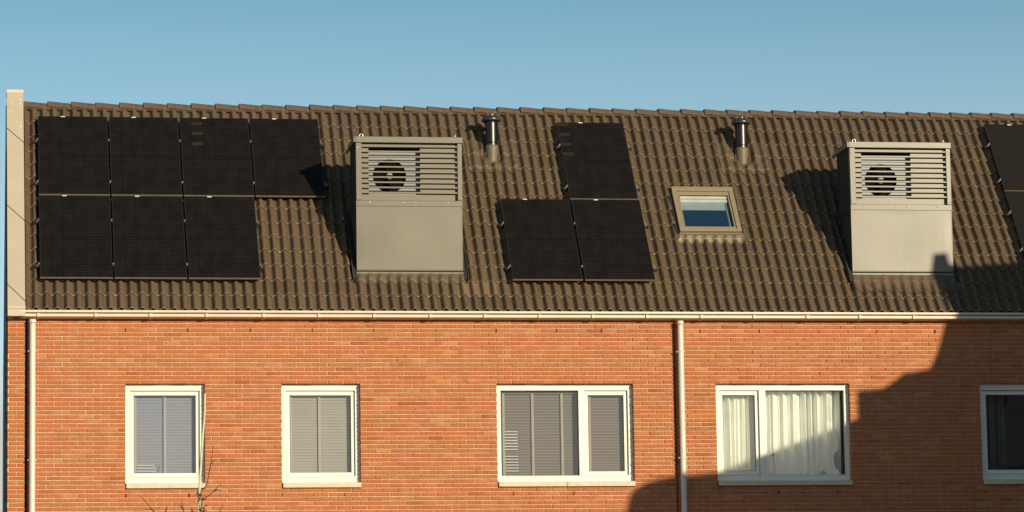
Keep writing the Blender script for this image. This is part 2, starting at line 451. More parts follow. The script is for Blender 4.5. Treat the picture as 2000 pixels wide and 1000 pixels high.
# underlay and rear slope
def under(u0, u1, s0, s1): tl.quad(rp(u0, s0, -.03), rp(u1, s0, -.03), rp(u1, s1, -.03), rp(u0, s1, -.03), 2)
under(1.0, SK[0], 0, 4.5); under(SK[1], XR, 0, 4.5); under(SK[0], SK[1], 0, SK[2]); under(SK[0], SK[1], SK[3], 4.5)
tl.quad((1.0, RY, RZ-.01), (XR, RY, RZ-.01), (XR, 5.7, 7.72), (1.0, 5.7, 7.72), 0)
roof = tl.build('roof', [M['tile'], M['tile_edge'], M['underlay']], house, off=HO)
# ridge tiles, each lapping over the right end of its left neighbour
rt = MB(); RL = .395
poly = [(-.131, -.068), (-.126, -.045), (-.117, -.018), (-.100, .006), (-.066, .020), (-.026, .026), (.026, .026), (.066, .020), (.100, .006), (.117, -.018), (.126, -.045), (.131, -.068)]
inn = [(p[0]*.86, p[1]-.016) for p in poly]
prev = None
for x, sc, dz in ((0, 1.06, .022), (.008, 1.085, .025), (.03, 1.085, .024), (.10, 1.06, .019), (RL, .97, -.008)):
    cur = [(x, p[0]*sc, p[1]+dz) for p in poly]
    if prev:
        for i in range(len(poly)-1): rt.quad(prev[i], cur[i], cur[i+1], prev[i+1], 0, True)
    else:
        first = cur
    prev = cur
lowr = [(0, p[0], p[1]) for p in inn]
for i in range(len(poly)-1): rt.quad(first[i], first[i+1], lowr[i+1], lowr[i], 0)
lowr2 = [(RL, p[0], p[1]-.01) for p in inn]
for i in range(len(poly)-1): rt.quad(lowr[i], lowr[i+1], lowr2[i+1], lowr2[i], 0)
for i in (0, len(poly)-2+1): rt.quad(first[i], lowr[i], lowr2[i], prev[i], 0)
joints = [1.235, 1.592, 1.951, 2.31, 2.671, 3.032, 3.394, 3.753, 4.117, 4.477, 4.826, 5.188, 5.551, 5.911, 6.276, 6.636, 6.998, 7.356, 7.715, 8.075, 8.435, 8.792, 9.155, 9.513, 9.873, 10.234, 10.594, 10.949, 11.31, 11.675, 12.029, 12.391, 12.751, 13.114, 13.472, 13.83, 14.185, 14.547, 14.907, 15.262, 15.603, 15.931, 16.26, 16.61, 16.95, 17.31, 17.67, 18.03]
RIDGE_Y, RIDGE_Z = 2.775, 11.262
src = None
for x in joints:
    if src is None:
        src = rt.build('ridge_tile', M['ridge'], roof, loc=(x, RIDGE_Y, RIDGE_Z)); o = src
    else:
        o = src.copy(); COL.objects.link(o); o.parent = roof
        o.location = (x, RIDGE_Y+random.gauss(0, .003), RIDGE_Z+random.gauss(0, .002))
        o.rotation_euler = (random.gauss(0, .012), random.gauss(0, .004), random.gauss(0, .004))
# dry ridge closure under the caps
rc = MB()
rc.prism([(-.085, -.12), (.085, -.12), (.05, -.02), (-.05, -.02)], lambda p, w: (w, RIDGE_Y+p[0], RIDGE_Z+p[1]), 1.245, XR)
rc.build('ridge_roll', M['void'], roof)

# raised verge in beige cladding
vp = MB(); PHh = .15
def vq(x0, sa0, x1, sa1, sb0, sb1):
    # panel between slanted joints: left/right s at the bottom (sa) and top (sb)
    b0, b1 = .0, .0
    a, b, c, d = rp(x0, sa0, PHh), rp(x1, sa1, PHh), rp(x1, sb1, PHh), rp(x0, sb0, PHh)
    vp.quad(a, b, c, d)
    a2, b2, c2, d2 = rp(x0, sa0, -.02), rp(x1, sa1, -.02), rp(x1, sb1, -.02), rp(x0, sb0, -.02)
    vp.quad(a2, b2, b, a); vp.quad(b2, c2, c, b); vp.quad(c2, d2, d, c); vp.quad(d2, a2, a, d)
vx0, vx1 = .992, 1.238
PO = -.05*1.18   # shift for the extra height over the tiles
cuts = [(3.845, 3.522), (2.13, 1.80), (.455, .11)]
GP = .012
tops = (4.60, 4.60)
prevL, prevR = tops
for (l, r_) in cuts:
    l += PO; r_ += PO
    vq(vx0, l+GP, vx1, r_+GP, prevL, prevR); prevL, prevR = l-GP, r_-GP
vq(vx0, -.06, vx1, -.06, prevL, prevR)
rr_ = random.Random(3)     # bird droppings, a stain on the sheet
for (u, s_, r_) in ((1.19, 4.45, .016), (1.192, 4.36, .010), (1.19, 4.28, .008), (1.07, 4.37, .009), (1.05, 4.17, .011), (1.195, 3.83, .013), (1.15, 3.92, .006), (1.04, 3.68, .005)):
    vp.face([rp(u+r_*math.cos(a)*rr_.uniform(.5, 1), s_+r_*1.6*math.sin(a)*rr_.uniform(.5, 1), PHh+.002) for a in [2*pi*k/9 for k in range(9)]], 1)
parapet = vp.build('verge_parapet', [M['cladding'], M['glint_dropping_white']], house, off=HO)
vc = MB()
a = rp(0, 4.60, PHh)
vc.box(vx0-.006, vx1+.004, a.y-.012, a.y+.45, a.z-.002, a.z+.05, bev=.004)
vc.build('parapet_cap', M['cladding_cap'], parapet)
vk = MB()
vk.quad(rp(vx0+.004, -.05, PHh-.06), rp(vx1-.004, -.05, PHh-.06), rp(vx1-.004, 4.59, PHh-.06), rp(vx0+.004, 4.59, PHh-.06))
vk.build('joint_backing', M['void'], parapet)
vf = MB()
e = rp(0, -.06, PHh)
vf.box(vx0-.003, vx1+.003, e.y-.012, .06, 7.80, e.z+.012, bev=.004)
vf.box(vx0, vx1, e.y-.004, .06, 7.700, 7.798, bev=.003)
vf.build('parapet_foot', M['cladding'], parapet)

# gutter
gt = MB()
gp = [(-.10, 7.788), (-.204, 7.788), (-.210, 7.783), (-.210, 7.760), (-.204, 7.755), (-.140, 7.755), (-.140, 7.738), (-.184, 7.737), (-.190, 7.733), (-.190, 7.703), (-.184, 7.697), (-.176, 7.694), (-.03, 7.680), (-.03, 7.77)]
gt.prism(gp[::-1], lambda p, w: (w, p[0], p[1]), 1.18, XR)
gutter = gt.build('gutter', M['gutter'], house, off=HO)
gm = MB()
for (a, b) in zip(gp[5:], gp[6:]): pass
ge_ = [(1.179, -.19, 7.745), (1.179, -.19, 7.70), (1.179, -.12, 7.68), (1.10, -.03, 7.672), (1.085, -.035, 7.708), (1.10, -.05, 7.735)]
gm.face(ge_); gm.face([(1.179, -.19, 7.745), (1.10, -.05, 7.735), (1.179, -.03, 7.765)]); gm.face([(1.179, -.12, 7.68), (1.179, -.03, 7.675), (1.10, -.03, 7.672)])
gm.build('end_cap', M['gutter_end'], gutter)
brk = MB(); brk.box(-.021, .021, -.214, -.15, 7.692, 7.741, bev=.003)
brk.prism([(-.200, 7.70), (-.180, 7.686), (-.12, 7.676), (-.06, 7.672), (-.06, 7.682), (-.12, 7.688), (-.19, 7.705)], lambda p, w: (w, p[0], p[1]), -.019, .019)
b0 = None
for x in [1.422, 2.225, 2.996, 3.792, 4.599, 5.388, 6.181, 6.993, 7.779, 8.576, 9.354, 10.151, 10.952, 11.734, 12.527, 13.316, 14.124, 14.905, 15.698, 16.5, 17.3]:
    if b0 is None: b0 = brk.build('gutter_bracket', M['gutter'], gutter, loc=(x, 0, 0))
    else: copy_part(b0, gutter, (x, 0, 0))

# downpipes
dp0 = None
for x in (1.342, 10.652):
    mb = MB(); mb.tube([(0, -.105, 0), (0, -.105, 7.66)], .0435, 20)
    dp = mb.build('downpipe', M['pvc'], house, loc=(x, 0, 0), off=HO)
    for zc, hh, rr in ((7.635, .03, .051), (7.215, .006, .0475), (5.675, .006, .0475), (3.9, .006, .0475), (2.1, .006, .0475)):
        c = MB(); c.lathe([(.043, -hh), (rr, -hh), (rr, hh), (.043, hh)], (0, -.105, zc), 20)
        if hh < .01: c.box(-.064, -.046, -.112, .0, zc-.006, zc+.006); c.box(.046, .06, -.112, -.098, zc-.006, zc+.006)
        c.build('pipe_collar', M['pvc'], dp)

# windows
FY, SY, GY = .090, .128, .148
def ring(mb, x0, x1, z0, z1, hx0, hx1, hz0, hz1, y0, y1, bev=.004):
    mb.box(x0, x1, y0, y1, z0, hz0, bev=bev); mb.box(x0, x1, y0, y1, hz1, z1, bev=bev)
    mb.box(x0, hx0, y0, y1, hz0+.0005, hz1-.0005, bev=bev); mb.box(hx1, x1, y0, y1, hz0+.0005, hz1-.0005, bev=bev)
def make_window(x0, x1, lights, mull):
    ztop, zbot = ZT+.0, 5.355
    mb = MB()
    allx = [x0]+[v for m in mull for v in m]+[x1]
    bays = [(allx[i], allx[i+1]) for i in range(0, len(allx), 2)]
    hz0 = 5.437; hz1 = 6.672
    mb.box(x0-.004, x1+.004, FY, .19, zbot, hz0, bev=.004); mb.box(x0-.004, x1+.004, FY, .19, hz1, ztop+.004, bev=.004)
    mb.box(x0-.004, x0+.066, FY, .19, hz0+.0005, hz1-.0005, bev=.004); mb.box(x1-.066, x1+.004, FY, .19, hz0+.0005, hz1-.0005, bev=.004)
    for a, b in mull: mb.box(a, b, FY, .19, hz0+.0005, hz1-.0005, bev=.004)
    # drip rail and rebate line along the bottom
    mb.box(x0+.004, x1-.004, FY-.012, FY+.01, 5.428, 5.440, bev=.003)
    w = mb.build('window', M['frame_white'], house, off=HO)
    for i, (kind, (ba, bb)) in enumerate(zip(lights, bays)):
        ha = x0+.066 if i == 0 else ba; hb = x1-.066 if i == len(bays)-1 else bb
        if kind == 'sash':
            s = MB(); ring(s, ha+.006, hb-.006, hz0+.006, hz1-.008, ha+.054, hb-.054, hz0+.065, hz1-.064, SY, .175)
            s.box(ha+.012, hb-.012, SY-.014, SY+.004, hz0+.008, hz0+.026, bev=.003)
            s.build('sash', M['frame_white'], w)
            gx0, gx1, gz0, gz1 = ha+.05, hb-.05, hz0+.06, hz1-.06
        else:
            gx0, gx1, gz0, gz1 = ha-.002, hb+.002, hz0-.002, hz1+.002
        se = MB(); q = .007
        ring(se, gx0, gx1, gz0, gz1, gx0+q+.004, gx1-q-.004, gz0+q+.004, gz1-q-.004, GY-.003, GY+.01, bev=0)
        se.build('glazing_seal', M['rubber'], w)
        g = MB(); g.quad((gx0, GY, gz0), (gx1, GY, gz0), (gx1, GY, gz1), (gx0, GY, gz1))
        g.build('pane', M['glass'], w)
    sl = MB(); n = 2 if x1-x0 > 1.5 else 1
    for i in range(n):
        a = x0+.008+(x1-x0)*i/n; b = x0+.008+(x1-x0)*(i+1)/n-.004
        sl.box(a, b, -.028, .13, 5.277, 5.350, bev=.006)
    sl.build('window_sill', M['sill'], w)
    return w
for x0, x1, kind in OPEN:
    if kind == 'single': make_window(x0, x1, ['sash'], [])
    elif kind == 'wide_left': make_window(x0, x1, ['fixed', 'sash'], [(x1-.79, x1-.70)])
    else: make_window(x0, x1, ['sash', 'fixed'], [(x0+.655, x0+.755)])

# ------------------------------------------------------------------ blinds and curtains
def blind(x0, x1, ztop, zbot, m, tm, tapes, label, shine=None, ang=77):
    y = .235
    root = tag(empty('venetian_blind', ((x0+x1)/2, y, ztop)), label, 'blind', 'closed venetian blinds behind the windows')
    off = root.location
    mb = MB(); z = ztop-.05; a = R(ang); hw = .0222
    while z > zbot:
        tilt = a+random.gauss(0, .015); dy, dz = hw*math.cos(tilt), hw*math.sin(tilt)
        for (p, q) in ((-1, 0), (0, 1)):
            yy0, zz0 = p*dy, p*dz; yy1, zz1 = q*dy, q*dz
            c0 = -.003 if p == 0 else 0; c1 = -.003 if q == 0 else 0
            mb.quad((x0, y-yy0*-1+c0, z+zz0), (x1, y+yy0+c0, z+zz0), (x1, y+yy1+c1, z+zz1), (x0, y+yy1+c1, z+zz1), 0, True)
        z -= .0415
    mb.build('slats', m, root, off=off)
    hd = MB(); hd.box(x0, x1, y-.03, y+.03, ztop-.03, ztop+.02, bev=.004); hd.build('head_rail', m, root, off=off)
    for t in tapes:
        tp = MB(); tp.box(t-.018, t+.018, y-.034, y-.032, zbot-.01, ztop-.02); tp.build('ladder_tape', tm, root, off=off)
    if shine:
        sh = MB()
        for (xa, xb, z) in shine: sh.box(xa, xb, y-.040, y-.034, z-.005, z+.005)  # white strips painted in as sun glints on the slats
        sh.build('slat_glint', M['glint_dropping_white'], root, off=off)
    return root
blind(2.74, 3.70, 6.66, 5.40, M['blind_grey'], M['tape_pale'], [2.795, 3.215], 'closed grey blind tinted with a painted sky reflection behind the window nearest the left downpipe',
      [(2.82, 3.06+.012*i, 5.62-.042*i) for i in range(4)])
blind(4.955, 5.92, 6.66, 5.40, M['blind_warm'], M['tape_pale'], [5.01, 5.42], 'closed pale beige-grey blind in the small window with no sapling in front')
sh = [(8.10, 8.285, 6.085-.0425*i) for i in range(7)]+[(8.10, 8.29, 5.73-.0425*i) for i in range(6)]
blind(8.0, 9.20, 6.66, 5.38, M['blind_brown'], M['tape'], [8.085, 8.51, 8.94], 'wide brown-grey blind with three pale tapes and a patch of painted sun glints', sh)
blind(9.275, 9.88, 6.66, 5.40, M['blind_brown'], M['tape'], [9.345], 'narrow brown-grey blind with a single pale tape in the casement')

def curtain(x0, x1, ztop, zbot, label, seed, nf):
    rnd = random.Random(seed); y = .30
    root = None
    mb = MB(); n = 160
    ph = [rnd.uniform(0, 6.28) for _ in range(6)]
    def yy(x, f):
        t = (x-x0)/(x1-x0)
        w = math.sin(2*pi*nf*t+ph[0]+1.7*math.sin(2*pi*1.7*t+ph[1])+.9*math.sin(2*pi*3.1*t+ph[4])+(.25*math.sin(3*f+ph[3])+.3*f*math.sin(2*pi*1.3*t+ph[5])))
        return y+.05*w*(1-.25*math.sin(2*pi*.9*t+ph[4]))+.012*math.sin(2*pi*nf*2.7*t+ph[2]+1.3*f)
    rows = 14
    P = [[(x0+(x1-x0)*i/n, yy(x0+(x1-x0)*i/n, j/rows), ztop+(zbot-ztop)*j/rows) for i in range(n+1)] for j in range(rows+1)]
    b = 0
    for r_ in P: mb.v += r_
    for j in range(rows):
        for i in range(n):
            a = j*(n+1)+i
            mb.f.append((a+n+1, a+n+2, a+1, a)); mb.mi.append(0); mb.sm.append(True); mb.t.append((1, 1, 1))
    o = mb.build('curtain', M['curtain'])
    return tag(o, label, 'curtain', 'curtains behind the windows')
curtain(11.20, 11.81, 6.72, 5.40, 'narrow cream curtain in the sunny opening casement beside the downpipe', 3, 4)
curtain(11.90, 13.12, 6.72, 5.40, 'wide pale green-cream curtain half in shadow behind the fixed pane', 8, 9)
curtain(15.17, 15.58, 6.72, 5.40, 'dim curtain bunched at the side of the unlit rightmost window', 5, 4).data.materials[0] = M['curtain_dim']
sh0 = tag(empty('hand_shower', (12.07, .20, 5.40)), 'small chrome hand shower standing at the window in front of the cream curtain', 'shower')
mb = MB(); mb.tube([(12.078, .2, 5.38), (12.07, .2, 5.55), (12.06, .2, 5.70), (12.045, .2, 5.735)], [.009, .008, .009, .012], 10)
mb.build('stem', M['chrome'], sh0, off=(12.07, .20, 5.40))
mb = MB(); mb.lathe([(0, -.03), (.018, -.03), (.026, -.01), (.026, .02), (.02, .035), (0, .035)], (12.055, .2, 5.745), 14, axis='y'); mb.tube([(12.05, .2, 5.745), (11.985, .2, 5.715)], [.018, .010], 10)
mb.build('shower_head', M['chrome'], sh0, off=(12.07, .20, 5.40))
mb = MB(); mb.lathe([(0, .075), (.02, .072), (.037, .055), (.042, .03), (.04, 0), (0, 0)], (12.80, .215, 5.432), 18)
mb.lathe([(.045, .005), (.055, .008), (.055, -.002), (.03, -.002)], (12.80, .215, 5.432), 18)
tag(mb.build('bowl', M['fan']), 'small black rounded bowl on the sill beneath the half-shadowed curtain', 'bowl')
mb = MB(); mb.box(12.27, 12.36, .19, .24, 5.425, 5.447, bev=.008)
tag(mb.build('soap_dish', M['fan']), 'flat dark dish on the sill below the half-shadowed curtain', 'dish')

# ------------------------------------------------------------------ solar panels
def make_panel(name, W, L, glass, patches=(), clampL=(), clampR=(), mirror=False):
    root = empty(name, (0, 0, 0), (THETA, 0, 0))
    H0, H1 = .135, .17; fw = .011
    fr = MB()
    fr.box(0, fw, .004, L, H0, H1, 0); fr.box(W-fw, W, .004, L, H0, H1, 0)
    fr.box(fw, W-fw, L-fw, L, H0, H1, 0); fr.box(fw, W-fw, .004, fw+.004, H0, H1-.0015, 0)
    fr.box(fw, W-fw, .03, L-.03, H0+.005, H0+.01, 0)
    fr.build('frame', M['frame_black'], root)
    lo = MB(); lo.box(0, W, -.002, .0035, H0+.014, H1+.001, 0); lo.build('lower_rim', M['frame_edge'], root)
    g = MB(); g.quad((fw, fw+.004, H1-.002), (W-fw, fw+.004, H1-.002), (W-fw, L-fw, H1-.002), (fw, L-fw, H1-.002), 0)
    for (a, b, c, d) in patches: g.quad((a, c, H1-.0012), (b, c, H1-.0012), (b, d, H1-.0012), (a, d, H1-.0012), 1)
    g.build('cells', [glass, M['pv_patch']], root)
    st = MB(); st.box(.36*W-.032, .36*W+.032, L-.016, L+.001, H1+.0005, H1+.0035); st.build('sticker', M['sticker'], root)
    for s in (.27*L-.18, .76*L):
        pass
    for s in (.29, 1.225):
        s *= L/1.752
        rl = MB(); rl.box(-.0123, W+.0123, s-.02, s+.02, .085, H0-.001); rl.build('mounting_rail', M['rail'], root)
    def clamp(x, s, end):
        c = MB(); sg = -1 if x < W/2 else 1
        c.box(x-.009, x+.009, s-.014, s+.014, H0-.03, H1+.004, 0, .003)
        c.lathe([(0, .012), (.008, .012), (.008, 0)], (x, s, H1+.004), 8)
        if end:
            c.box(min(x, x+sg*.06), max(x, x+sg*.06), s-.02, s+.02, .085, .125, 1, .002)
            c.box(min(x+sg*.008, x+sg*.03), max(x+sg*.008, x+sg*.03), s-.022, s-.012, .118, H1-.01, 0, .002)
        c.build('mounting_clamp', [M['clamp'], M['rail']], root)
    for s in (.29, 1.225):
        s *= L/1.752
        if clampL: clamp(-.0125 if clampL == 'mid' else -.014, s, clampL == 'end')
        if clampR: clamp(W+.014, s, True)
    return root
G1 = 'black solar panels on the roof'
PW, PL = 1.030, 1.750
patch = [(.17, .335, 1.585, 1.652), (.17, .335, 1.355, 1.422), (.17, .335, 1.125, 1.192)]
def put(u, s, L=PL, W=PW, glass='pv', patches=(), cl=None, cr=None, label='', dh=0):
    r = make_panel('solar_panel', W, L, M[glass], patches, cl, cr)
    r.location = rp(u, s, dh); tag(r, label, 'solar panel', G1)
    return r
u1 = 1.449
lab_top = ['solar panel in the upper row right beside the beige raised verge', 'upper solar panel second from the beige verge, above an equally plain panel',
           'upper solar panel with three faint brown patches in the big seven-panel group', 'solar panel overhanging the lower row, crossed by the shadow of the metal housing']
lab_bot = ['lower solar panel at the corner above the left downpipe', 'middle solar panel of the lower row of three', 'lower-row solar panel ending beside open tiles, left of the metal housing']
for i in range(4):
    put(u1+1.0545*i, 2.295, label=lab_top[i], patches=patch if i == 2 else (), cl='end' if i == 0 else 'mid', cr='end' if i == 3 else None)
for i in range(3):
    put(u1+1.0545*i, .520, label=lab_bot[i], cl='end' if i == 0 else 'mid', cr='end' if i == 2 else None)
put(8.246, .520, label='lower solar panel with bare tiles above it, below the left steel vent pipe', cl='end')
put(8.246+1.0675, .520, W=1.036, label='lower solar panel directly under a lone upper panel, left of the roof window', cl='mid', cr='end')
p2 = [(.014, .172, 1.665, 1.725), (.014, .172, 1.44, 1.505), (.014, .172, 1.215, 1.28), (.014, .172, .985, 1.05)]
put(8.246+1.0675-.012, 2.285, label='lone upper solar panel standing on two below, between vent pipe and roof window', patches=p2, cl='end', cr='end')
put(16.055, 2.548, L=1.55, W=1.134, glass='pv_right', label='greyer solar panel with visible cell grid cut by the right edge, upper of two', cl='end')
put(16.055, .985, L=1.55, W=1.134, glass='pv_right', label='greyer solar panel with visible cell grid cut by the right edge, lower of two', cl='end')

# ------------------------------------------------------------------ heat pump housings
def lead_sheet(mb, u0, u1, s0, s1, amp, lift, nu, ns, mi=0, wr=.012, seed=0, amp1=None, h1=.06, hole=None):
    base = len(mb.v)
    for j in range(ns+1):
        s = s0+(s1-s0)*j/ns
        for i in range(nu+1):
            u = u0+(u1-u0)*i/nu
            # follow the course underneath: tiles rise towards their lower edge
            fr = ((s-S00)/GAUGE) % 1.0
            n1 = noise.noise(Vector((u*7+seed, s*7, seed*1.7))); n2 = noise.noise(Vector((u*22+seed, s*16, 3.1)))
            wav = s+(.02*noise.noise(Vector((u*9, seed, 0))) if j == 0 else 0)
            h = prof(u)*amp+.036*(1-fr*.92)+lift+wr*n1+wr*.45*n2
            if amp1 is not None:
                f = j/ns; f = f*f*(3-2*f); h = h*(1-f)+(prof(u)*amp1+h1+wr*.5*n1)*f
            if hole:
                d = math.hypot((u-hole[0])/hole[2], (s-hole[1])/hole[3]); g_ = max(0, min(1, (d-.9)/.75)); g_ = g_*g_*(3-2*g_)
                h = (hole[4]+wr*.4*n2)*(1-g_)+h*g_
            mb.v.append(rp(u, wav, h))
    w = nu+1
    for j in range(ns):
        for i in range(nu):
            a = base+j*w+i
            mb.f.append((a, a+1, a+w+1, a+w)); mb.mi.append(mi); mb.sm.append(True); mb.t.append((1, 1, 1))
    # turned edge so that the sheet has a thickness
    for i in range(nu):
        a, b = Vector(mb.v[base+i]), Vector(mb.v[base+i+1]); d = Vector((0, ST*.02, -CT*.02))
        mb.quad(a+d, b+d, b, a, mi)

def make_housing(label, x0, x1, yf, z0, seed, rough_apron):
    XW = x1-x0; DZ = -.010
    root = tag(empty('heat_pump_housing', (x0, yf, z0)), label, 'housing', 'metal heat pump housings on the roof')
    ztop = 10.418+DZ; zb = 9.395+DZ; yb = yf+.76
    def loc(mb, nm, m): return mb.build(nm, m, root, off=(x0, yf, z0))
    def roofz(y): return EZ+(y-EY)/CT*ST
    # lower front panel, slightly dished sheet
    mb = MB(); n = 14
    for j in range(n):
        for i in range(n):
            def P(a, b):
                x = x0+.004+(XW-.012)*a/n; z = z0+.012+(zb-z0-.012)*b/n
                d = .0038*noise.noise(Vector((x*1.1+seed, z*1.3, seed)))*(math.sin(pi*a/n)*math.sin(pi*b/n))**.5*2
                return (x, yf+d, z)
            mb.quad(P(i, j), P(i+1, j), P(i+1, j+1), P(i, j+1), 0, True)
    mb.box(x0, x0+.0038, yf-.002, yf+.02, z0+.01, zb); mb.box(x1-.008, x1, yf-.004, yf+.02, z0+.01, zb)
    loc(mb, 'front_panel', M['enc'])
    mb = MB(); mb.box(x0+.002, x1-.004, yf-.004, yf+.03, z0-.002, z0+.008, bev=.002); mb.box(x0-.006, x1+.004, yf-.012, yf+.03, z0-.050, z0-.020, bev=.003)
    loc(mb, 'foot_trim', M['enc'])
    mb = MB(); mb.box(x0+.004, x1-.004, yf+.012, yf+.05, z0-.03, z0+.01); loc(mb, 'shadow_gap', M['void'])
    # sides: louvred box above, skirt running down to the tiles below
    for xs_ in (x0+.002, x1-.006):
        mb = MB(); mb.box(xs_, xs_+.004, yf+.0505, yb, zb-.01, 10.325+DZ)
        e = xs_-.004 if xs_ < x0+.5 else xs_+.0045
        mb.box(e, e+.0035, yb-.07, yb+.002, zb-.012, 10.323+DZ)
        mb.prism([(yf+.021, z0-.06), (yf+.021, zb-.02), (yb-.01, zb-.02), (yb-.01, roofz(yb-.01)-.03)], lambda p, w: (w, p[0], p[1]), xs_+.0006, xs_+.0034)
        loc(mb, 'side_panel', M['enc_side_shade'])
    mb = MB(); mb.box(x0+.007, x1-.007, yb-.006, yb-.002, roofz(yb)-.06, 10.32+DZ); loc(mb, 'rear_panel', M['enc_side_shade'])
    mb = MB(); mb.box(x0-.003, x1+.004, yf-.010, yf+.02, 9.397+DZ, 9.480+DZ, bev=.003); loc(mb, 'fixing_band', M['enc'])
    for a, b in ((x0, x0+.082), (x1-.066, x1)):
        mb = MB(); mb.box(a, b, yf-.022, yf+.05, 9.483+DZ, 10.325+DZ, bev=.003); loc(mb, 'corner_post', M['enc'])
    mb = MB()
    for i in range(10):
        z = 10.269+DZ-.0757*i
        P = [(yf-.009, z+.020), (yf-.009, z+.000), (yf-.006, z-.002), (yf+.043, z+.002), (yf+.043, z+.008), (yf+.002, z+.022)]
        mb.prism(P[::-1], lambda p, w: (w, p[0], p[1]), x0+.083, x1-.067)
    loc(mb, 'louvre_blades', M['enc'])
    cx0, cx1, cz0, cz1 = x0+.19, x0+.945, 9.575+DZ, 10.262+DZ
    mb = MB(); ring(mb, x0+.05, x1-.05, 9.49+DZ, 10.32+DZ, cx0, cx1, cz0, cz1, yf+.045, yf+.052, bev=0); loc(mb, 'back_plate', M['enc'])
    mb = MB(); mb.box(x0-.008, x1+.014, yf-.034, yb+.03, 10.33+DZ, ztop, bev=.004); loc(mb, 'lid', M['enc'])
    mb = MB(); mb.box(x0-.036, x0-.0085, yf-.030, yb+.02, 10.335+DZ, ztop-.004, bev=.003); mb.box(x0-.06, x0-.02, yb+.021, yb+.05, 10.30+DZ, 10.36+DZ, bev=.004); loc(mb, 'lid_flange', M['enc'])
    for xe in (x0+.085, x1-.09):
        mb = MB(); rr, r_ = .024, .0075; ns = 16
        side = xe > x0+.5
        pts = [(xe+(0 if side else rr*math.cos(a)), yf+.03+(rr*math.cos(a) if side else 0), ztop+.022+rr*math.sin(a)) for a in [2*pi*k/ns for k in range(ns+1)]]
        mb.tube(pts, r_, 8, cap=False); mb.lathe([(0, 0), (.012, 0), (.012, .006), (0, .006)], (xe, yf+.03, ztop-.001), 10)
        loc(mb, 'lifting_eye', M['bolt'])
    b0 = None
    bolts = [(x0+.125*XW, 9.455, -.010), (x0+.44*XW, 9.452, -.010), (x0+.557*XW, 9.452, -.010), (x0+.86*XW, 9.448, -.010), (x0+.018, 10.255, -.022), (x0+.018, 9.53, -.022), (x1-.022, 10.245, -.022), (x1-.018, 9.52, -.022)]
    for bx, bz, by in bolts:
        if b0 is None:
            mb = MB(); mb.lathe([(0, .009), (.009, .008), (.0135, .002), (.0135, 0)], (0, 0, 0), 10, axis='y'); b0 = mb.build('bolt', M['bolt'], root, loc=(bx-x0, by, bz+DZ-z0)); continue
        copy_part(b0, root, (bx-x0, by, bz+DZ-z0))
    mb = MB()
    if rough_apron: lead_sheet(mb, x0-.02, x1+.12, .42, .735, .85, .026, 110, 18, seed=seed, wr=.014, amp1=.1, h1=.09)
    else: lead_sheet(mb, x0-.02, x1+.03, .565, .735, .85, .022, 90, 12, seed=seed, wr=.006, amp1=.06, h1=.09)
    loc(mb, 'apron_flashing', M['lead'])
    for ux in (x0-.06, x1+.004):
        mb = MB()
        a1 = 2.05
        mb.quad(rp(ux, .60, .098), rp(ux+.056, .60, .098), rp(ux+.056, a1, .098), rp(ux, a1, .098))
        mb.quad(rp(ux, .60, .0), rp(ux+.056, .60, .0), rp(ux+.056, .60, .098), rp(ux, .60, .098))
        loc(mb, 'side_channel', M['gable'])
        mb = MB(); e = ux-.004 if ux < x0 else ux+.057
        for (h0, h1, w0, w1) in ((.09, .125, 0, .004),):
            p = [rp(e+w, s_, h) for w in (w0, w1) for s_ in (.565, 1.9) for h in (h0, h1)]
            for q in ((0, 1, 3, 2), (4, 6, 7, 5), (0, 4, 5, 1), (2, 3, 7, 6), (1, 5, 7, 3)): mb.quad(*[p[k] for k in q])
        loc(mb, 'side_flashing', M['enc'])
    return root
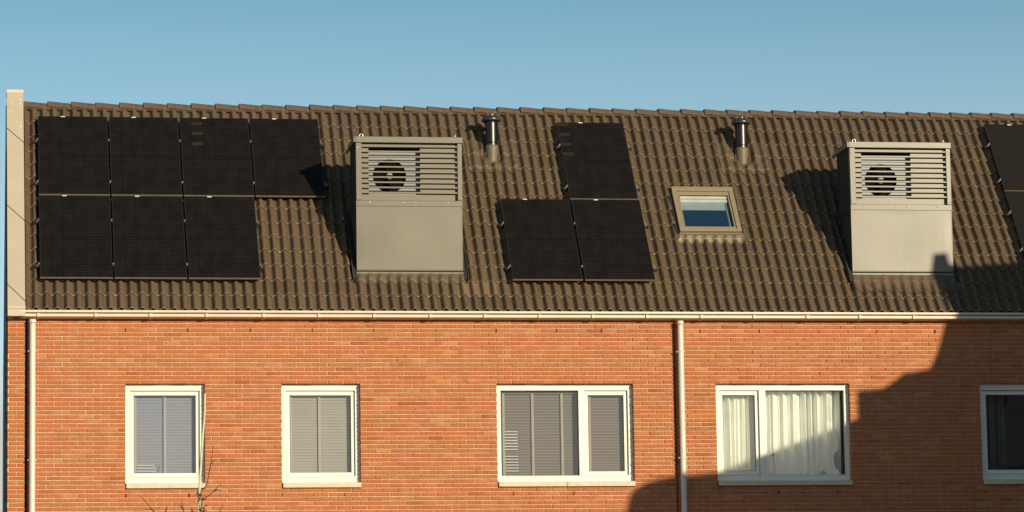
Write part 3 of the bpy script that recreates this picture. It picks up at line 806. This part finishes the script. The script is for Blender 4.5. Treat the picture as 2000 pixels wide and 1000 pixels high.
def make_heat_pump(label, x0, yf):
    root = tag(empty('heat_pump', (x0+.6, yf+.35, 9.45)), label, 'heat pump', 'white heat pumps inside the housings')
    off = (x0+.6, yf+.35, 9.45)
    y0 = yf+.15; cx, cz, r = x0+.508, 9.856, .245
    bx0, bx1, bz0, bz1 = x0+.10, x0+1.02, 9.46, 10.215
    mb = MB(); n = 48
    # front face with the fan opening
    def edge(a):
        c, s = math.cos(a), math.sin(a); k = min(((bx1-cx) if c > 0 else (cx-bx0))/max(abs(c), 1e-6), ((bz1-cz) if s > 0 else (cz-bz0))/max(abs(s), 1e-6))
        return (cx+c*k, y0, cz+s*k)
    cor = [math.atan2(z-cz, x-cx) % (2*pi) for x in (bx0, bx1) for z in (bz0, bz1)]
    an = sorted([2*pi*k/n for k in range(n)]+cor); an.append(an[0]+2*pi)
    for a, b in zip(an, an[1:]):
        ia, ib_ = (cx+r*math.cos(a), y0, cz+r*math.sin(a)), (cx+r*math.cos(b), y0, cz+r*math.sin(b))
        mb.quad(ia, ib_, edge(b), edge(a))
    mb.box(bx0, bx1, y0+.001, y0+.34, bz1-.004, bz1); mb.box(bx0, bx0+.004, y0+.001, y0+.34, bz0, bz1-.005); mb.box(bx1-.004, bx1, y0+.001, y0+.34, bz0, bz1-.005)
    mb.box(x0+.80, x0+.803, y0-.002, y0, bz0, bz1)
    mb.build('casing', M['hp_white'], root, off=off)
    mb = MB(); mb.lathe([(r-.001, 0), (r-.006, -.12), (.0, -.12)], (cx, y0+.003, cz), 40, axis='y'); mb.build('fan_well', M['fan'], root, off=off)
    mb = MB()
    for k in range(5):
        rr = r*(.2+.19*k)
        mb.tube([(cx+rr*math.cos(a), y0-.006, cz+rr*math.sin(a)) for a in [2*pi*i/36 for i in range(37)]], .0022, 5, cap=False)
    for k in range(28):
        a = 2*pi*k/28; mb.tube([(cx+.05*math.cos(a), y0-.004, cz+.05*math.sin(a)), (cx+r*1.01*math.cos(a), y0-.004, cz+r*1.01*math.sin(a))], .0018, 4)
    mb.build('fan_grille', M['fan'], root, off=off)
    mb = MB()
    for k in range(3):
        a0 = 2*pi*k/3+.5; N_ = 8
        for i in range(N_):
            f0, f1 = i/N_, (i+1)/N_
            def B(f, rad): a = a0+f*1.5; return (cx+rad*math.cos(a), y0+.04+.05*f, cz+rad*math.sin(a))
            mb.quad(B(f0, .06), B(f0, .22), B(f1, .22), B(f1, .06), 0, True)
    mb.build('fan_blades', M['fan'], root, off=off)
    mb = MB(); mb.lathe([(0, .01), (.04, .008), (.05, 0), (.05, -.05)], (cx, y0-.004, cz), 20, axis='y'); mb.build('fan_hub', M['hub'], root, off=off)
    return root
make_housing('tall grey metal louvred housing between the large solar group and a vent pipe', 5.996, 7.549, .346, 8.444, 1.0, False)
make_heat_pump('white heat pump with black fan behind the louvres of the fully sunlit housing', 5.996, .346)
make_housing('grey metal louvred housing with a chimney-shaped shadow on its lower panel', 13.364, 14.903, .360, 8.462, 5.0, True)
make_heat_pump('white heat pump with black fan behind the louvres of the partly shadowed housing', 13.364, .360)

# ------------------------------------------------------------------ vent pipes
def make_vent(u, label, seed):
    y = 2.108
    root = tag(empty('vent_pipe', (u, y, 10.33)), label, 'vent pipe', 'steel vent pipes near the ridge')
    off = (u, y, 10.33)
    mb = MB(); mb.lathe([(.0935, 10.50), (.0935, 10.985)], (u, y, 0), 32); mb.build('pipe', M['steel'], root, off=off)
    mb = MB(); mb.lathe([(.094, 10.1), (.096, 10.42), (.100, 10.47), (.103, 10.53), (.101, 10.585), (.0955, 10.60), (.0937, 10.602)], (u, y, 0), 32); mb.build('pipe_boot', M['boot'], root, off=off)
    mb = MB(); mb.lathe([(.0937, 10.63), (.0955, 10.632), (.0955, 10.645), (.0937, 10.647)], (u, y, 0), 32); mb.build('pipe_seam', M['steel'], root, off=off)
    mb = MB(); mb.lathe([(.085, 10.975), (.14, 10.968), (.150, 10.972), (.140, 11.02), (.127, 11.035), (.08, 11.055), (.03, 11.068), (0, 11.07)], (u, y, 0), 36)
    cw = mb.build('cowl', M['cowl'], root, off=off)
    mb = MB(); mb.lathe([(0, 11.086), (.009, 11.083), (.012, 11.07), (.012, 11.060)], (u+.012, y-.03, 0), 10); mb.build('cowl_screw', M['bolt'], cw)
    mb = MB()
    for k in range(24):
        a = 2*pi*k/24; mb.box(u+.0975*math.cos(a)-.006, u+.0975*math.cos(a)+.006, y+.0975*math.sin(a)-.006, y+.0975*math.sin(a)+.006, 10.94, 10.975)
    mb.build('vent_slots', M['void'], root, off=off)
    sc = (y-EY)/CT        # where the axis meets the roof plane
    mb = MB(); lead_sheet(mb, u-.385, u+.36, 3.02, 3.70, .70, .036, 90, 66, seed=seed, wr=.017, hole=(u, sc, .115, .165, .022))
    mb.tube([rp(u+.107*math.cos(a), sc+.150*math.sin(a), .045+.03*math.sin(a)) for a in [2*pi*k/30 for k in range(31)]], .011, 6, cap=False)
    mb.build('lead_flashing', M['lead'], root, off=off)
    return root
make_vent(8.255, 'steel vent pipe with black cowl directly right of the sunlit louvred housing', 2.0)
make_vent(12.122, 'steel vent pipe with black cowl above the roof window', 9.0)

# ------------------------------------------------------------------ roof window (a part of the house)
sk0, sk1, st0, st1 = 10.888, 11.830, 1.650, 2.625
mb = MB()
def rbox(m_, u0, u1, s0, s1, h0, h1, bev=.004):
    t_ = MB(); t_.box(u0, u1, s0, s1, h0, h1, 0, bev)
    b = len(m_.v); m_.v += [rp(*p) for p in t_.v]
    for f_ in t_.f: m_.f.append(tuple(b+i for i in f_)); m_.mi.append(0); m_.sm.append(False); m_.t.append((1, 1, 1))
rbox(mb, sk0, sk1, st1-.085, st1, -.02, .135); rbox(mb, sk0, sk1, st0, st0+.055, -.02, .125)
rbox(mb, sk0, sk0+.07, st0+.056, st1-.086, -.02, .125); rbox(mb, sk1-.07, sk1, st0+.056, st1-.086, -.02, .125)
for f_ in (.2, .5, .8): pass
skl = mb.build('roof_window', M['sky_frame'], house, off=HO)
mb = MB()
rbox(mb, sk0+.075, sk1-.075, st1-.15, st1-.092, .05, .112)
rbox(mb, sk0+.075, sk1-.075, st0+.06, st0+.11, .05, .108)
rbox(mb, sk0+.075, sk0+.10, st0+.112, st1-.152, .05, .108); rbox(mb, sk1-.10, sk1-.075, st0+.112, st1-.152, .05, .108)
mb.build('sash', M['sky_frame'], skl)
mb = MB()
gx = (sk0+.095, sk1-.095, st0+.105, st1-.145)
mb.quad(rp(gx[0], gx[2], .09), rp(gx[1], gx[2], .09), rp(gx[1], gx[3], .09), rp(gx[0], gx[3], .09)); mb.build('pane', M['sky_glass'], skl)
mb = MB(); rbox(mb, sk0+.11, sk1-.11, st1-.215, st1-.165, .03, .085); rbox(mb, sk0+.11, sk1-.11, st1-.285, st1-.235, .035, .08)
mb.build('inner_frame', M['inner_white'], skl)
mb = MB(); rbox(mb, sk1-.157, sk1-.101, st0+.11, st1-.29, .02, .055); mb.build('inner_jamb', M['blind_jamb'], skl)
mb = MB()
D_ = -.5
for (a, b, c, d) in ((sk0+.075, sk1-.075, st0+.06, st0+.06), (sk0+.075, sk1-.075, st1-.09, st1-.09)):
    mb.quad(rp(a, c, -.03), rp(b, c, -.03), rp(b, c, D_), rp(a, c, D_))
for x in (sk0+.075, sk1-.075): mb.quad(rp(x, st0+.06, -.03), rp(x, st1-.09, -.03), rp(x, st1-.09, D_), rp(x, st0+.06, D_))
mb.quad(rp(sk0+.075, st0+.06, D_), rp(sk1-.075, st0+.06, D_), rp(sk1-.075, st1-.09, D_), rp(sk0+.075, st1-.09, D_))
mb.build('light_shaft', M['enc_dark'], skl)
mb = MB(); rbox(mb, sk0+.105, sk1-.156, st1-.44, st1-.288, .045, .05, 0)
mb.build('blind_header', M['blind_pale'], skl)
mb = MB(); rbox(mb, sk0+.105, sk1-.160, st0+.10, st1-.441, .04, .045, 0)
mb.build('roller_blind', M['blind_blue'], skl)
mb = MB(); rbox(mb, sk0-.02, sk1+.004, st1+.004, st1+.03, .02, .10); mb.build('head_flashing', M['lead_pale'], skl)
mb = MB(); rbox(mb, sk0-.014, sk1+.006, st0-.058, st0-.032, -.02, .112); mb.build('foot_ledge', M['lead_pale'], skl)
mb = MB()
lead_sheet(mb, sk0-.04, sk1+.03, 1.475, 1.605, .62, .018, 90, 8, seed=4, wr=.003, amp1=.15, h1=.085)
mb.build('apron_flashing', M['lead_pale'], skl)
mb = MB()
for a, b in ((sk0-.066, sk0-.016), (sk1+.008, sk1+.034)): mb.quad(rp(a, 1.53, .088), rp(b, 1.53, .088), rp(b, st1+.01, .088), rp(a, st1+.01, .088))
mb.quad(rp(sk0, st0-.031, .05), rp(sk1, st0-.031, .05), rp(sk1, st0-.001, .05), rp(sk0, st0-.001, .05))
mb.build('side_channel', M['void'], skl)  # black sheets stand for the shaded gaps around the frame
mb = MB()
for u in (11.0, 11.18, 11.36, 11.54, 11.72): rbox(mb, u-.008, u+.008, st0+.020, st0+.03, .125, .128, 0)
for s in (1.78, 1.98, 2.2, 2.42):
    for u in (sk0+.05, sk1-.05): rbox(mb, u-.005, u+.005, s, s+.01, .125, .128, 0)
mb.build('screw_heads', M['bolt'], skl)

# ------------------------------------------------------------------ sapling in front of the house
TY = -5.5
tree = tag(empty('bare_sapling', (2.76, TY, 0)), 'thin pale bare sapling with dark red berries in front of the window beside it', 'sapling')
TO = (2.76, TY, 0)
def at(X, Z, y=TY):     # where a point seen against the facade stands on the sapling's plane
    C = Vector((.557, -49.75, 1.635)); p = Vector((X, 0, Z)); t = (y-C.y)/(0-C.y); return C+(p-C)*t
mb = MB()
mb.tube([(2.70, TY, 0), at(3.58, 3.2), at(3.653, 4.40), at(3.678, 4.92), at(3.70, 5.45), at(3.735, 5.95), at(3.768, 6.35), at(3.772, 6.62)], [.026, .023, .0175, .0165, .0155, .0145, .0135, .012], 10)
mb.build('trunk', M['stem'], tree, off=TO)
tw = [[(3.71, 5.22), (3.80, 5.35), (3.85, 5.6), (3.882, 5.86)], [(3.72, 5.10), (3.83, 5.18), (3.93, 5.27), (3.99, 5.34)], [(3.69, 4.85), (3.72, 5.05), (3.75, 5.15)],
      [(3.69, 4.80), (3.85, 4.82), (3.95, 4.92), (4.02, 5.03)], [(3.66, 4.60), (3.50, 4.75), (3.46, 5.0), (3.43, 5.12)], [(3.66, 4.55), (3.25, 4.78), (3.05, 4.95), (2.92, 5.10), (2.83, 5.19)], [(3.15, 4.85), (3.2, 4.93), (3.22, 5.0)], [(3.69, 4.84), (3.76, 4.87), (3.83, 4.87)]]
for (a, b, c_) in (((3.83, 5.5), (3.86, 5.62), (3.90, 5.68)), ((3.90, 5.24), (3.95, 5.25), (4.0, 5.24)), ((3.28, 4.76), (3.22, 4.93), (3.24, 5.03)), ((3.47, 4.97), (3.43, 5.02), (3.40, 5.03)), ((3.93, 4.90), (3.98, 4.91), (4.05, 4.93)), ((3.70, 5.12), (3.66, 5.17), (3.63, 5.2)), ((3.72, 4.95), (3.77, 4.97), (3.80, 4.95)), ((3.05, 4.95), (3.0, 4.98), (2.93, 4.99)), ((3.69, 4.75), (3.60, 4.88), (3.57, 4.99))): tw.append([a, b, c_])
for pts in tw:
    mb = MB(); P = [at(x, z, TY-.06*i) for i, (x, z) in enumerate(pts)]
    Q = []
    for a, b in zip(P, P[1:]): Q += [a.lerp(b, k/3) for k in range(3)]
    Q.append(P[-1]); Q = [q+Vector((random.gauss(0, .003), 0, random.gauss(0, .003))) for q in Q]
    mb.tube(Q, [.0075-.0045*i/len(Q) for i in range(len(Q))], 6); mb.build('twig', M['twig'], tree, off=TO)
for (x, z) in [(3.66, 5.21), (3.70, 5.19), (3.735, 5.13), (3.76, 5.125), (3.79, 5.03), (3.74, 4.93), (3.765, 4.94), (3.74, 4.82), (3.76, 4.85), (3.86, 4.82), (3.60, 4.95), (3.635, 4.925), (3.70, 5.16), (3.755, 5.00), (3.14, 4.86), (3.18, 4.845), (3.21, 4.86), (3.24, 4.87), (3.09, 4.85), (3.73, 4.78)]:
    c = at(x+random.gauss(0, .006), z, TY-.05+random.gauss(0, .03)); r = random.uniform(.013, .02)
    mb = MB(); mb.lathe([(0, -r), (r*.6, -r*.8), (r, -r*.1), (r*.85, r*.5), (r*.45, r*.85), (0, r*.9)], tuple(c), 10)
    mb.tube([c+Vector((0, 0, r*.8)), c+Vector((random.gauss(0, .012), 0, r+.03))], .0022, 4)
    mb.build('berry', M['berry'], tree, off=TO)

# ------------------------------------------------------------------ house across the street, whose shadow falls on the right
az = SUN_AZ
e_ax = Vector((math.cos(az), math.sin(az), 0)); d_ax = Vector((math.sin(az), -math.cos(az), 0))
Q0 = Vector((19.6, -9.5, 0))
def caste(p):
    p = Vector(p); t = (Q0-p).dot(d_ax)/S_DIR.dot(d_ax); c = p+S_DIR*t
    return ((c-Q0).dot(e_ax), c.z)
prof_w = [caste((x, 0, z)) for x, z in ((14.639, 7.648), (14.577, 7.435), (14.508, 7.208), (14.383, 6.966), (14.189, 6.921), (13.995, 6.898), (13.836, 6.77), (13.601, 6.635), (13.50, 6.56), (13.478, 6.38), (13.437, 6.28), (13.165, 6.19), (11.165, 5.46), (10.703, 5.41), (10.545, 5.41), (10.137, 5.324), (9.908, 5.185), (9.845, 5.045), (9.82, 4.905))]
r1 = caste(rp(14.642, .372, .04)); r2 = caste(rp(14.624, .593, .04))
flat = caste(rp(15.25, .965, .05))
xr_ = flat[0]+9.0
up = [(xr_, flat[1]), (r2[0]+.12, flat[1]), r2, r1]
upper = [(xr_, 7.0), up[0], up[1], up[2], up[3]]+prof_w[:5]+[(prof_w[4][0], 7.0)]
body = [(xr_, 0)]+up[:1]+up[1:]+prof_w+[(prof_w[-1][0]-.02, 0)]
nb = tag(empty('neighbouring_house', Q0), 'darker house across the street mirrored in the unlit rightmost window', 'house')
def nf(p, w): v = Q0+e_ax*p[0]+d_ax*w; return (v.x, v.y, p[1])
mb = MB(); mb.prism(body, nf, 0, 5.0)
mb.build('wall', M['nb_wall'], nb, off=tuple(Q0))
mb = MB()
for (a, b) in zip(body[1:-2], body[2:-1]):
    if abs(a[0]-b[0]) > .12:
        mb.quad(nf((a[0], a[1]+.01), -.05), nf((b[0], b[1]+.01), -.05), nf((b[0], b[1]+.01), 5.05), nf((a[0], a[1]+.01), 5.05))
mb.build('roof', M['nb_roof'], nb, off=tuple(Q0))
u0_ = [caste((x, .425, z)) for x, z in ((13.95, 8.48),)]
def unitpt(X, Z): return caste((X, .43, Z))
chm = [caste(p) for p in ((14.535, .36, 8.42), (14.60, .36, 8.80), (14.81, .36, 8.815), (14.90, .36, 8.50))]
ch = MB(); ch.prism([(chm[0][0], flat[1]-.6), chm[0], chm[1], chm[2], chm[3], (chm[3][0]+.02, flat[1]-.6)][::-1], nf, .3, .75)
ch.build('chimney', M['nb_wall'], nb, off=tuple(Q0))
for ex, ez, wv, hv in ((-2.6, 6.2, .9, 1.5), (-1.2, 6.4, .7, 2.6), (1.0, 6.0, 1.2, 1.6), (3.4, 6.0, 1.2, 1.6)):
    wn = MB(); wn.prism([(ex, ez), (ex+wv, ez), (ex+wv, ez+hv), (ex, ez+hv)], nf, -.04, .02); wn.build('window', M['nb_pale'], nb, off=tuple(Q0))

# ------------------------------------------------------------------ ground
mb = MB(); mb.quad((-1500, -1500, 0), (1500, -1500, 0), (1500, 1500, 0), (-1500, 1500, 0))
tag(mb.build('ground', M['asphalt']), kind='structure')
mb = MB(); mb.quad((-300, -13, .004), (300, -13, .004), (300, -7, .004), (-300, -7, .004))
tag(mb.build('road', M['road']), kind='structure')

# ------------------------------------------------------------------ sky, sun, camera
world = bpy.data.worlds.new('World'); scene.world = world; world.use_nodes = True
nt = world.node_tree; N, L = nt.nodes, nt.links
bg = N['Background']
sky = N.new('ShaderNodeTexSky'); sky.sky_type = 'NISHITA'; sky.sun_disc = False
sky.sun_elevation = SUN_EL; sky.sun_rotation = pi-SUN_AZ
sky.altitude = 0; sky.air_density = 0.65; sky.dust_density = 0.0; sky.ozone_density = 1.0
tc = N.new('ShaderNodeTexCoord'); sp = N.new('ShaderNodeSeparateXYZ'); L.new(tc.outputs['Generated'], sp.inputs[0])
mp = N.new('ShaderNodeMapping'); mp.inputs['Scale'].default_value = (5, 5, 26); L.new(tc.outputs['Generated'], mp.inputs['Vector'])
nz = N.new('ShaderNodeTexNoise'); nz.inputs['Scale'].default_value = 1.0; nz.inputs['Detail'].default_value = 5; L.new(mp.outputs['Vector'], nz.inputs['Vector'])
ad = N.new('ShaderNodeMath'); ad.operation = 'MULTIPLY_ADD'; ad.inputs[1].default_value = .06; ad.inputs[2].default_value = .077; L.new(nz.outputs['Fac'], ad.inputs[0])
sb = N.new('ShaderNodeMath'); sb.operation = 'SUBTRACT'; L.new(ad.outputs[0], sb.inputs[0]); L.new(sp.outputs['Z'], sb.inputs[1])
mr = N.new('ShaderNodeMapRange'); mr.inputs['From Min'].default_value = -.008; mr.inputs['From Max'].default_value = .012; mr.inputs['To Max'].default_value = .85; L.new(sb.outputs[0], mr.inputs['Value'])
tint = N.new('ShaderNodeMix'); tint.data_type = 'RGBA'; tint.blend_type = 'MULTIPLY'; tint.inputs['Factor'].default_value = 1; tint.inputs['B'].default_value = (.70, .90, .80, 1)
L.new(sky.outputs['Color'], tint.inputs['A'])
hz = N.new('ShaderNodeMapRange'); hz.inputs['From Min'].default_value = .213; hz.inputs['From Max'].default_value = .10; hz.inputs['To Max'].default_value = .42; L.new(sp.outputs['Z'], hz.inputs['Value'])
hm = N.new('ShaderNodeMix'); hm.data_type = 'RGBA'; L.new(hz.outputs['Result'], hm.inputs['Factor']); L.new(tint.outputs['Result'], hm.inputs['A']); hm.inputs['B'].default_value = (6.4, 6.6, 6.4, 1)
cl = N.new('ShaderNodeMix'); cl.data_type = 'RGBA'; L.new(mr.outputs['Result'], cl.inputs['Factor']); L.new(hm.outputs['Result'], cl.inputs['A'])
sd = N.new('ShaderNodeMapRange'); sd.inputs['From Min'].default_value = .6; sd.inputs['From Max'].default_value = -1; L.new(sp.outputs['Y'], sd.inputs['Value'])
cc = N.new('ShaderNodeMix'); cc.data_type = 'RGBA'; cc.inputs['A'].default_value = (4.2, 4.1, 4.0, 1); cc.inputs['B'].default_value = (8.0, 7.0, 6.2, 1)
L.new(sd.outputs['Result'], cc.inputs['Factor']); L.new(cc.outputs['Result'], cl.inputs['B'])
L.new(cl.outputs['Result'], bg.inputs['Color']); bg.inputs['Strength'].default_value = .135

sun = bpy.data.lights.new('sun', 'SUN'); sun.energy = 5.0; sun.angle = R(.53); sun.color = (1.0, .85, .60)
so = bpy.data.objects.new('sun', sun); COL.objects.link(so)
so.rotation_euler = (-S_DIR).to_track_quat('-Z', 'Y').to_euler(); so.location = (20, -30, 20)

yaw, pit, rol = 0.15275, 0.13785, -0.01585
cy, sy = math.cos(yaw), math.sin(yaw); cp, sp_ = math.cos(pit), math.sin(pit); cr, sr = math.cos(rol), math.sin(rol)
fwd = Vector((sy*cp, cy*cp, sp_)); rgt = Vector((cy, -sy, 0)); upv = rgt.cross(fwd)
r2v = rgt*cr+upv*sr; u2v = upv*cr-rgt*sr
cam = bpy.data.cameras.new('camera'); cam.sensor_width = 36; cam.lens = 6858.3*36/2000; cam.clip_end = 5000; cam.clip_start = .5
co = bpy.data.objects.new('camera', cam); COL.objects.link(co)
co.matrix_world = Matrix(((r2v.x, u2v.x, -fwd.x, .557), (r2v.y, u2v.y, -fwd.y, -49.75), (r2v.z, u2v.z, -fwd.z, 1.635), (0, 0, 0, 1)))
scene.camera = co
vs = scene.view_settings
vs.view_transform = 'Standard'; vs.look = 'None'; vs.exposure = 0; vs.gamma = 1; vs.use_curve_mapping = False
scene.cycles.max_bounces = 8
